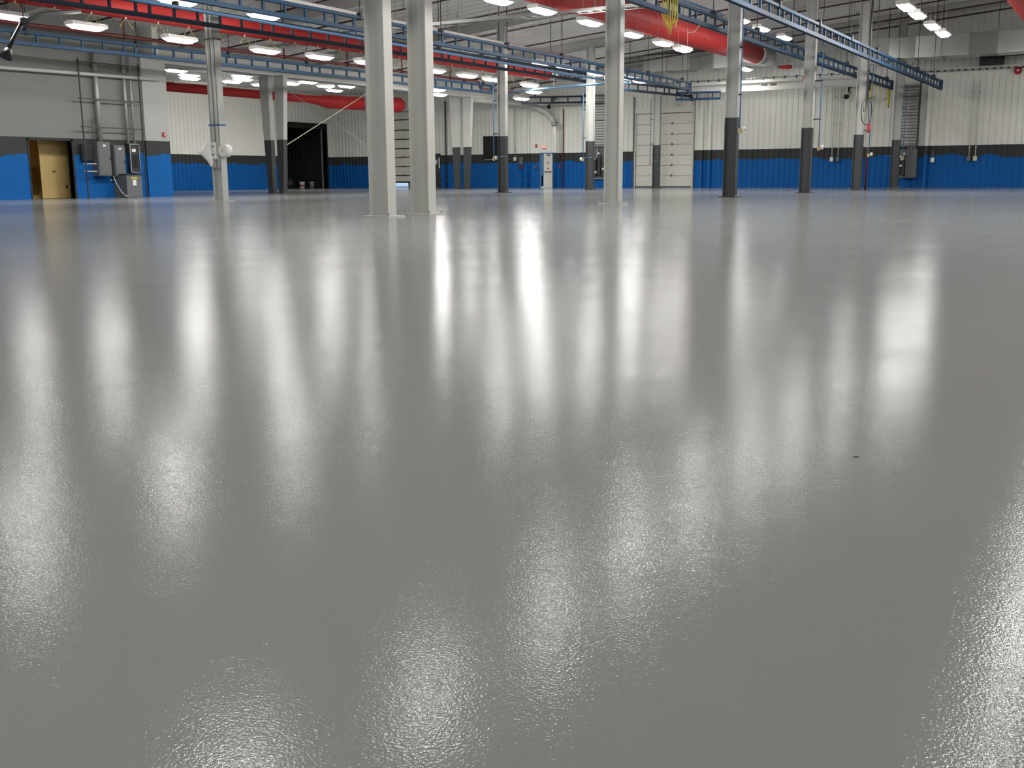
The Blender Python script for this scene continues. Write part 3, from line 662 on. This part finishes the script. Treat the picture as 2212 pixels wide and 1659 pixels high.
# ------------------------------------------------------------------ compressed-air drops on the columns
def air_drop(x, y, zb, label, side=1, top=5.4, arm=0):
    t = thing('air_drop', (x, y, 0), label, 'air line', 'pale blue air drops on the columns')
    part('pipe', MB().tube([(0,0,zb),(0,0,top)], .022, 8), 'pipe_pale_blue', t, True)
    part('valve', MB().bbox(-.05, .05, -.05, .05, zb-.16, zb, .01), 'brass', t)
    part('filter_bowl', MB().tube([(.12*side,0,zb-.12),(.12*side,0,zb-.02),(.12*side,0,zb+.04)], [.045,.06,.05], 10), 'plastic_white', t, True)
    part('branch', MB().tube([(0,0,zb-.05),(.20*side,0,zb-.05)], .02, 8), 'galv_dull', t)
    reach = (-11.11-x) if x > -15 else (-24.69-x)
    for z in (zb+1.0, zb+2.4): part('clamp', MB().box(min(reach, 0)-.0, max(reach, .03), -.02, .02, z-.02, z+.02), 'hanger_black', t)
    if arm: part('side_arm', MB().tube([(0,0,zb+.02),(arm,0,zb+.02)], .02, 8), 'pipe_pale_blue', t)
air_drop(-11.03, 32.70, 2.12, 'pale blue air drop down the nearest charcoal-footed column', 1, 6)
air_drop(-10.85, 41.42, 1.75, 'pale blue air drop right of the column under the crossing rail', 1, 5.6)
air_drop(-10.85, 49.95, 1.62, 'pale blue air drop right of the column behind the cable coil', 1)
air_drop(-10.95, 58.3, 1.62, 'pale blue air drop on the farthest right-row column', -1, 5.2, -.8)
air_drop(-24.95, 40.9, 1.55, 'pale blue air drop left of the column before the black window', 1, 5, .6)
air_drop(-24.88, 49.5, 1.6, 'pale blue air drop left of the column by left wall tray', -1, 5, .55)
air_drop(-24.88, 58.1, 1.5, 'pale blue air drop before the large sectional door', 1, 5, .5)

# ------------------------------------------------------------------ hanging things on the right
t = thing('cable_coil', (-9.0, 40.7, 2.1), 'black looped hoist cable with red pendant hanging at right', 'cable')
cab = MB()
for dy in (-.09, 0, .08): cab.tube([(0, dy, 6.6), (.02, dy*.8, 4.4), (0, dy*.3, 1.55)], .013, 6)
part('cable', cab, 'black', t)
part('connector', MB().tube([(0,0,1.25),(0,0,1.6)], .045, 8), 'black', t)
part('loop', MB().tube([(.05*math.sin(R(a)), .62*math.sin(R(a)), .82+.47*math.cos(R(a))) for a in range(0, 361, 12)], .016, 6), 'black', t, True)
part('inner_loop', MB().tube([(.0, .0, 1.25), (.0, .0, 1.05), (.0, -.22, .85), (.0, -.48, .80), (.02, -.6, .95)], .014, 6), 'black', t, True)
part('drop_cable', MB().tube([(0,.15,1.2),(0,.38,.9),(0,.45,.58),(0,.5,.45)], .014, 6), 'black', t, True)
part('pendant_control', MB().tube([(0,.46,.45),(0,.52,.34),(0,.46,.22),(0,.40,.1)], [.03,.06,.055,.04], 10), 'pendant_red', t, True)
part('hook_block', MB().bbox(-.07, .07, -.1, .1, 6.5, 6.75, .02), 'black', t)
t = thing('trolley_hoist', (-11.9, 53.6, 4.65), 'blue hoist trolley with hanging chain on the right blue rail', 'hoist')
part('trolley', MB().bbox(-.12, .12, -.35, .3, .12, .42, .03), 'rail_blue', t); part('motor', MB().tube([(0,-.3,.05),(0,.25,.05)], .13, 12), 'rail_dark_blue', t, True)
part('chain', MB().tube([(0,-.15,.0),(0,-.14,-.5),(0,-.05,-.75),(0,.05,-.5),(0,.06,0)], .018, 6), 'hanger_black', t)
t = thing('yellow_air_hoses', (-11.9, 54.6, 5.05), 'row of pale yellow festoon hoses under the right rail by the column', 'hose')
for i in range(9):
    dd = .95 if i in (0, 8) else .6+.25*random.random()
    part('hose_loop', MB().tube([(0, i*.52-.14, 0), (0, i*.52-.12, -dd*.8), (0, i*.52, -dd), (0, i*.52+.12, -dd*.8), (0, i*.52+.14, 0)], .035 if i in (0, 8) else .016, 8), 'yellow_hose' if i in (0, 8) else 'cream', t, True)
t = thing('yellow_air_hoses', (-11.8, 28.5, 4.95), 'bundle of bright yellow hoses hanging from the rail before the big duct', 'hose')
for i in range(6):
    a = -.22+i*.1; dd = .15+.1*((i*37) % 4)
    part('hose_loop', MB().tube([(.03*i, a, .7), (.03*i, a-.05, .1), (.03*i, a+.03, -dd), (.03*i, a+.15, .0), (.03*i, a+.13, .7)], .018, 8), 'yellow_hose', t, True)
t = thing('hanging_rope', (-11.75, 31.2, 4.9), 'thin pale cord looped below the rail, right of yellow hoses', 'cord')
part('cord', MB().tube([(0,0,.45),(0,-.3,.1),(0,-.7,-.12),(0,-1.2,-.2)], .012, 6), 'cream', t, True)

# floodlights aimed into the hall
def flood(x, y, z, label, s=1):
    t = thing('floodlight', (x, y, z), label, 'floodlight', 'cream floodlights near the back wall')
    part('housing', MB().tube([(.12*s,.1,.14),(0,-.1,0),(-.03*s,-.2,-.08)], [.07,.125,.14], 14), 'cream', t, True)
    part('lens', MB().tube([(-.03*s,-.2,-.08),(-.05*s,-.28,-.13)], [.135,.125], 14), 'black', t, True)
    part('bracket', MB().box(-.05, .05, .05, .12, .1, .45), 'hanger_black', t)
    part('bracket_arm', MB().box(-.04, .04, .05, YB-y-.03, .40, .45), 'hanger_black', t)
flood(-32.0, 59.3, 5.0, 'cream floodlight with black lens above the exit door corner')
flood(-22.75, 59.3, 5.1, 'cream floodlight above the right edge of the large sectional door')
flood(-14.1, 59.3, 4.85, 'cream floodlight with black lens left of the cable coil')

# ------------------------------------------------------------------ back-wall fittings
def wall_pipe(x, z0, z1, r, m, label, box=None, y=59.88, cat='conduit', group='pipes and conduits on the back wall'):
    t = thing('conduit' if r < .04 else 'riser_pipe', (x, y, z0), label, cat, group)
    part('pipe', MB().tube([(0,0,0),(0,0,z1-z0)], r, 8), m, t, True)
    for z in (.5, 1.8, 3.2):
        if z < z1-z0: part('strap', MB().box(-r-.03, r+.03, -.01, .10, z-.015, z+.015), 'galv_dull', t)
    if box: part('junction_box', MB().bbox(-.09, .09, -.08, .06, -.2, .04, .01), box, t)
    return t
wall_pipe(-40.25, 0, 5.6, .045, 'cabinet_dark', 'thin dark riser pipe right of the dark grey door')
wall_pipe(-34.94, 1.9, 4.9, .022, 'galv_dull', 'conduit dropping to a box right of the black window', 'cream')
wall_pipe(-34.43, 0, 4.9, .045, 'wall_paint', 'painted riser pipe between black window and exit door, left of two')
wall_pipe(-33.96, 0, 4.75, .07, 'wall_paint', 'thicker painted riser pipe just left of the exit door')
wall_pipe(-31.48, 0, 4.8, .035, 'sprinkler_red', 'thin red riser pipe right of the drain downpipe')
wall_pipe(-14.95, 1.6, 5.3, .025, 'corner_white', 'conduit with box at right of centre, left of a close pair', 'plastic_white')
wall_pipe(-14.62, 1.6, 5.3, .025, 'corner_white', 'conduit with grey box at right of centre, right of a close pair', 'cabinet_grey')
wall_pipe(-8.0, 1.55, 5.3, .026, 'corner_white', 'conduit to a grey box near the right edge, left of two', 'cabinet_grey')
wall_pipe(-7.7, 1.55, 5.3, .026, 'corner_white', 'conduit to a cream box near the right edge, right of two', 'cream')
wall_pipe(-9.75, 1.5, 1.9, .02, 'galv_dull', 'small pale outlet box right of the tall grey cabinet', 'plastic_white')
for i, (x, lb) in enumerate(((-22.45, 'painted wall column strip right of the large sectional door, left of two'), (-21.95, 'painted wall column strip right of the large sectional door, right of two'), (-10.1, 'painted wall column strip right of the tall cable ladder'))):
    single('wall_post', MB().bbox(-.09, .09, -.20, 0, 0, 5.4, .01), 'wall_paint', (x, YB, 0), lb, 'post', 'painted posts on the back wall')
# vertical ladder trays with louvred backing and gear beneath
def wall_ladder(x0, x1, z0, z1, m, label):
    t = thing('cable_ladder', (x0, YB-.36, z0), label, 'cable tray', 'vertical cable ladders on the back wall')
    w = x1-x0
    for s in (0, w-.07): part('side_rail', MB().box(s, s+.07, 0, .12, 0, z1-z0), m, t)
    n = int((z1-z0)/.16)
    for i in range(n): part('cover_slat', MB().bbox(.07, w-.07, .14, .20, i*.16+.01, i*.16+.15, .01), 'galv_dull', t)
    for z in (.05, 1.6, 2.55, 3.05): part('rung', MB().box(.07, w-.07, .02, .10, z, z+.05), 'cabinet_grey', t)
    for z in (.3, 2.2): part('standoff', MB().box(.0, w, .2, .33, z, z+.05), 'galv_dull', t)
wall_ladder(-29.42, -28.5, 2.42, 5.55, 'cabinet_dark', 'vertical cable ladder left of the foreground lone white column')
wall_ladder(-11.48, -10.5, 2.1, 5.35, 'cabinet_dark', 'vertical cable ladder beside the farthest right-row column')
t = thing('switchboard', (-29.4, YB-.4, .58), 'open grey switchgear panels under the left cable ladder', 'panel')
part('back_plate', MB().box(0, .95, .28, .36, 0, 1.8), 'cabinet_grey', t)
for (a, b, c, d_) in ((.05, .28, .15, 1.25), (.36, .58, .2, 1.35), (.64, .9, .1, .95)): part('breaker_box', MB().bbox(a, b, .08, .28, c, d_, .01), 'cabinet_dark', t)
for (a, z) in ((.12, 1.1), (.4, 1.42), (.7, .5), (.2, .3)): part('fitting', MB().bbox(a, a+.14, .02, .10, z, z+.13, .02), 'plastic_white', t)
part('conduit', MB().tube([(.3,.2,1.2),(.32,.2,1.8)], .05, 8), 'galv_dull', t); part('rail', MB().box(-.02, .97, .24, .30, -.04, .0), 'galv_dull', t)
t = thing('switchboard', (-11.5, YB-.4, .5), 'grey switchgear with tall cabinet under the right cable ladder', 'panel')
part('back_plate', MB().box(0, .45, .28, .36, 0, 1.5), 'cabinet_grey', t)
part('tall_cabinet', MB().bbox(.45, 1.0, .06, .36, 0, 1.48, .012), 'cabinet_grey', t)
part('cabinet_door', MB().bbox(.48, .97, .04, .06, .05, 1.4, .004), 'cabinet_grey', t)
for (a, b, c, d_) in ((.06, .2, .2, 1.2), (.25, .4, .15, .85)): part('breaker_box', MB().bbox(a, b, .1, .28, c, d_, .01), 'cabinet_dark', t)
for (a, z) in ((.2, .92), (.15, .58), (.28, 1.2)): part('fitting', MB().bbox(a, a+.14, .03, .12, z, z+.12, .02), 'plastic_white', t)
for i in range(5): part('cable', MB().tube([(.52+i*.09,.2,1.48),(.5+i*.09,.2,1.75)], .025, 6), 'galv_dull', t)
# fire extinguisher pole pair by the far column, small wall devices
single('guard_post', MB().tube([(0,0,0),(0,0,1.85),(0,0,1.9)], [.05,.05,.03], 12), 'sprinkler_red', (-11.0, 50.35, 0), 'slim red-brown post right behind the column by the cable coil', 'post', smooth=True)
t = thing('fire_extinguisher', (-13.5, YB-.14, 1.35), 'red fire extinguisher hung left of the column behind the cable coil', 'extinguisher')
part('cylinder', MB().tube([(0,0,0),(0,0,.4),(0,0,.48),(0,0,.52)], [.085,.085,.05,.03], 12), 'alarm_red', t, True); part('hose', MB().tube([(0,0,.52),(.1,-.02,.5),(.12,-.02,.2)], .015, 6), 'black', t)
part('sign', MB().box(-.10, .10, .09, .10, .6, 1.0), 'plastic_white', t); part('bracket', MB().box(-.05, .05, .05, .10, .25, .3), 'hanger_black', t)
# exit sign
t = thing('exit_sign', (-32.84, YB-.05, 2.43), 'lit red EXIT sign above the white personnel door', 'sign')
part('box', MB().bbox(-.17, .17, -.06, .02, 0, .21, .01), 'plastic_white', t)
part('face', MB().box(-.155, .155, -.066, -.06, .015, .195), 'plastic_white', t)
cu = bpy.data.curves.new('exit_letters', 'FONT'); cu.body = 'EXIT'; cu.size = .17; cu.align_x = 'CENTER'; cu.align_y = 'CENTER'; cu.extrude = .003; cu.materials.append(MATS['exit_glow'])
_tmp = bpy.data.objects.new('letters_curve', cu); lm = bpy.data.meshes.new_from_object(_tmp); bpy.data.objects.remove(_tmp); bpy.data.curves.remove(cu)
fo = bpy.data.objects.new('letters', lm); COL.objects.link(fo); fo.parent = t; fo.location = (0, -.07, .105); fo.rotation_euler = (R(90), 0, 0)
def strobe(loc, rz, label):
    t = thing('fire_alarm', loc, label, 'alarm', 'red fire alarm strobes', rz)
    part('body', MB().bbox(-.07, .07, -.05, 0, 0, .18, .012), 'alarm_red', t); part('lens', MB().bbox(-.03, .03, -.08, -.05, .06, .13, .01), 'plastic_white', t)
strobe((-33.45, YB-.036, 2.52), 0, 'red fire alarm strobe left of the exit sign')
strobe((XL+.10, 30.35, 2.32), R(90), 'red fire alarm strobe on the corner of the left wall')
t = thing('pull_station', (-31.75, YB-.036, 1.25), 'red fire alarm pull station right of the exit door', 'alarm'); part('body', MB().bbox(-.06, .06, -.05, 0, 0, .16, .01), 'alarm_red', t); part('handle', MB().box(-.03, .03, -.07, -.05, .03, .06), 'plastic_white', t)
t = thing('wall_phone', (-33.5, YB-.036, 1.2), 'small red-grey wall box left of the exit door', 'box'); part('body', MB().bbox(-.10, .10, -.06, 0, 0, .16, .01), 'cabinet_grey', t); part('knob', MB().bbox(.02, .08, -.08, -.06, .05, .11, .01), 'alarm_red', t)
t = thing('disconnect_switch', (-34.5, YB-.036, 1.2), 'grey disconnect switch with reddish lower box near the window', 'switch'); part('body', MB().bbox(-.12, .12, -.14, -.06, .28, .75, .01), 'cabinet_grey', t); part('lower_box', MB().bbox(-.12, .12, -.14, -.06, 0, .22, .01), 'sprinkler_red', t); part('back_plate', MB().box(-.1, .1, -.06, 0, .02, .72), 'cabinet_grey', t)
single('tube_light', MB().bbox(-.03, .03, -.09, -.036, 0, 1.15, .01), 'plastic_white', (-32.08, YB, .95), 'slim white vertical strip right of the exit door', 'fixture')

# ------------------------------------------------------------------ electrical gear on the left wall
t = thing('strut_frame', (-33.62, 26.3, 0), 'dark strut frame of posts and crossbars against the left wall', 'frame')
for y in (.08, 2.78): part('strut_post', MB().box(-.02, .02, y-.02, y+.02, 0, 5.0), 'cabinet_dark', t)
for z in (4.88, 4.58, 3.58, 2.57, 1.25, .98): part('crossbar', MB().box(-.045, -.02, 0, 2.9 if z > 2 else .55, z-.02, z+.02), 'cabinet_dark' if z > 2 else 'galv_dull', t)
def on_wall(name, y, w, z0, z1, d, m, label, cat, doors=1, x=XL):
    t = thing(name, (x, y, z0), label, cat)
    part('enclosure', MB().bbox(0, d, 0, w, 0, z1-z0, .012), m, t)
    return t
for (y, r, z0, lb) in ((27.27, .09, 2.05, 'wide grey conduit rising from the left tall grey cabinet'), (28.55, .06, 2.0, 'grey conduit rising above the right tall grey cabinet'), (28.85, .04, 2.0, 'thin grey conduit rising from the open breaker panel'), (27.0, .03, 2.05, 'thin dark conduit rising at the left cabinet edge')):
    z1 = 5.25 if r > .03 else 2.9
    single('conduit', MB().tube([(0,0,0),(0,0,z1-z0)], r, 10), 'galv_dull' if r > .03 else 'cabinet_grey', (XL+.15, y, z0), lb, 'conduit', 'conduits above the left wall cabinets', True)
t = on_wall('electrical_cabinet', 26.95, .58, .80, 2.06, .36, 'cabinet_grey', 'tall grey electrical cabinet, left of two on the left wall', 'cabinet')
part('door', MB().bbox(.36, .38, .03, .55, .04, 1.2, .004), 'cabinet_grey', t); part('label_plate', MB().box(.38, .385, .24, .36, 1.08, 1.15), 'plastic_white', t); part('latch', MB().box(.38, .40, .5, .53, .6, .7), 'hanger_black', t.children[-2])
t = on_wall('electrical_cabinet', 27.72, .50, .78, 1.95, .32, 'cabinet_grey', 'tall grey electrical cabinet, right of two on the left wall', 'cabinet')
part('door', MB().bbox(.32, .34, .03, .47, .04, 1.1, .004), 'cabinet_grey', t); part('label_plate', MB().box(.34, .345, .2, .32, 1.0, 1.07), 'plastic_white', t); part('latch', MB().box(.34, .36, .42, .45, .5, .6), 'hanger_black', t.children[-2])
t = on_wall('breaker_panel', 28.55, .46, .93, 2.02, .18, 'cabinet_dark', 'open breaker panel with bright metal rim on the left wall', 'panel')
for (a, b, c, d_) in ((0, .03, 0, 1.09), (.43, .46, 0, 1.09), (0, .46, 0, .03), (0, .46, 1.06, 1.09)): part('rim', MB().box(.16, .22, a, b, c, d_), 'aluminium', t)
for i in range(10):
    for s in (.10, .25): part('breaker', MB().box(.18, .20, s, s+.11, .18+i*.05, .22+i*.05), 'black', t)
part('schedule_card', MB().box(.18, .19, .12, .3, .78, .9), 'plastic_white', t)
t = on_wall('wire_trough', 26.42, .46, 1.36, 1.95, .2, 'cabinet_dark', 'black wiring box beside the strut post on the left wall', 'box')
part('cover', MB().bbox(.2, .215, .03, .43, .03, .56, .003), 'black', t)
t = on_wall('transformer', 27.85, .72, 0, .84, .75, 'cabinet_grey', 'grey floor transformer with yellow warning sticker below the cabinets', 'transformer')
part('lid', MB().bbox(-.0, .78, -.02, .74, .84, .88, .008), 'cabinet_dark', t)
part('warning_sticker', MB().box(.75, .756, .22, .5, .70, .76), 'sticker_yellow', t); part('data_sticker', MB().box(.75, .756, .28, .44, .45, .66), 'plastic_white', t)
for a in (.05, .55): part('foot', MB().box(.05, .7, a, a+.1, -.0, .02), 'black', t)
single('flexible_conduit', MB().tube([(0,0,.80),(.05,.05,.55),(.1,.2,.25),(.2,.32,.06),(.3,.36,.05)], .022, 8), 'galv_dull', (-33.5, 27.46, 0), 'bent flexible conduit sagging from left cabinet to the transformer', 'conduit', smooth=True)
single('receptacle', MB().bbox(0, .05, -.04, .04, 0, .07, .008), 'plastic_white', (XL, 27.75, .62), 'tiny white receptacle left of the transformer', 'socket')

# ------------------------------------------------------------------ things on the taped column
cx, cy = -24.35, 23.9
bag = MB(); import random as _r
pts = []
for k, (z, rx, ry, ox) in enumerate(((.0, .02, .02, .0), (-.18, .07, .06, -.03), (-.38, .14, .09, -.10), (-.52, .24, .11, -.20), (-.60, .20, .12, -.12), (-.78, .10, .08, .02), (-.95, .03, .03, .06))):
    for i in range(12):
        a = 2*math.pi*i/12; w = 1+.12*math.sin(5*a+k)
        bag.v.append((ox+rx*w*math.cos(a), ry*w*math.sin(a), z))
for k in range(6):
    for i in range(12): bag.f.append((k*12+i, k*12+(i+1) % 12, k*12+12+(i+1) % 12, k*12+12+i))
t = thing('plastic_bag', (cx-.16, cy-.22, 1.98), 'white plastic bag tied to the taped white column', 'bag')
part('sack', bag, 'plastic_white', t, True); part('knot', MB().tube([(0,0,-.02),(.02,.03,.08),(.05,.06,.02)], .02, 6), 'plastic_white', t, True)
t = thing('hose_reel', (cx+.33, cy-.05, 1.5), 'white rolled sheet bundle on the right side of the taped column', 'roll')
part('roll', MB().tube([(0,-.12,.0),(0,.12,.0)], .18, 16), 'plastic_white', t, True); part('core', MB().tube([(0,-.13,.0),(0,.13,.0)], .06, 10), 'cream', t, True); part('strap', MB().box(-.18, .02, -.02, .02, -.02, .02), 'cream', t)
def band(z, m, label, h=.04):
    single('strap_band', MB().box(-.215, .215, -.15, -.136, 0, h).box(-.215, .215, .136, .15, 0, h).box(-.215, -.201, -.15, .15, 0, h).box(.201, .215, -.15, .15, 0, h), m, (cx, cy, z), label, 'strap', 'straps around the taped column')
band(2.24, 'tape_blue', 'blue tape band around the white column above the plastic bag')
band(4.72, 'hanger_black', 'black strap band high around the taped white column')
for _dx, _l in ((-.085, 'left'), (.085, 'right')): single('conduit', MB().tube([(0,0,0),(0,0,6.0)], .062, 12), 'corner_white', (cx+_dx, cy-.085, 1.0), 'white conduit running up inside the taped column, %s of two' % _l, 'conduit', 'conduits inside the taped column', smooth=True)
t = thing('pull_cord_box', (cx-.02, cy-.16, 1.25), 'small white box with blue marks on the taped column', 'box'); part('body', MB().bbox(-.08, .08, -.05, .03, 0, .5, .01), 'plastic_white', t)
for z in (.12, .36): part('mark', MB().box(-.04, .04, -.055, -.05, z, z+.04), 'tape_blue', t)

# ------------------------------------------------------------------ clutter inside the dark room
def bucket(x, y, r, h, m, label):
    t = thing('bucket', (x, y, 0), label, 'bucket', 'buckets in the dark opening')
    part('pail', MB().tube([(0,0,0),(0,0,h*.96),(0,0,h)], [r*.82, r, r*1.04], 16), m, t, True); part('lid', MB().tube([(0,0,h),(0,0,h+.03)], r*1.06, 16), 'plastic_white', t)
    part('band', MB().tube([(0,0,h*.35),(0,0,h*.6)], [r*.9, r*.96], 16), 'alarm_red' if m != 'bucket_grey' else 'bucket_grey', t, True)
bucket(-51.2, 58.0, .20, .42, 'plastic_white', 'white bucket with red band inside the tall dark opening')
bucket(-51.1, 58.9, .17, .40, 'bucket_grey', 'grey bucket at the right inside the tall dark opening')
t = thing('tool_cart', (-51.6, 56.2, 0), 'low brown cart at the left inside the tall dark opening', 'cart')
part('deck', MB().bbox(-.3, .3, -.6, .6, .25, .5, .02), 'wood_brown', t); part('tray', MB().bbox(-.28, .28, -.4, .5, .5, .62, .02), 'bucket_grey', t)
for (a, b) in ((-.22, -.5), (-.22, .5), (.22, -.5), (.22, .5)): part('wheel', MB().tube([(a-.03, b, .12), (a+.03, b, .12)], .12, 12), 'black', t)
for b in (-.5, .5): part('axle_block', MB().box(-.2, .2, b-.04, b+.04, .1, .25), 'black', t)
t = thing('rubbish_sack', (-51.8, 57.3, 0), 'black bulging sack slumped inside the tall dark opening', 'bag')
part('sack', MB().tube([(0,0,0),(0,0,.2),(.03,.02,.5),(0,.05,.75),(.02,.08,.9)], [.34,.42,.40,.22,.05], 14), 'black', t, True); part('tie', MB().tube([(.02,.08,.86),(.05,.12,1.0)], [.03,.07], 8), 'black', t)
single('floor_speck', MB().tube([(0,0,0),(.007,.002,.0008),(.014,.006,.0004)], [.0008,.0015,.0006], 6), 'black', (-0.54, 2.50, .002), 'tiny dark scrap lying on the open floor at right', 'debris')

t = thing('extraction_arm', (-28.0, 20.3, 5.0), 'black jointed extraction arm with grey hose at the upper left edge', 'arm')
part('hose', MB().tube([(0,-.05,.10),(0,.6,.38),(0,1.2,.5),(0,1.9,.62)], .06, 12), 'cabinet_grey', t, True)
part('lower_arm', MB().tube([(0,-.05,.12),(0,-.22,-.12),(0,-.45,-.45),(0,-.62,-.72)], .06, 10), 'hanger_black', t, True)
part('joint', MB().tube([(-.08,-.05,.1),(.08,-.05,.1)], .12, 14), 'hanger_black', t, True)
part('nozzle', MB().tube([(0,-.6,-.70),(0,-.72,-.95)], [.09,.17], 14), 'black', t, True)
part('hanger', MB().tube([(0,-.05,.1),(0,-.05,zr(-28)-5)], .02, 6), 'hanger_black', t)
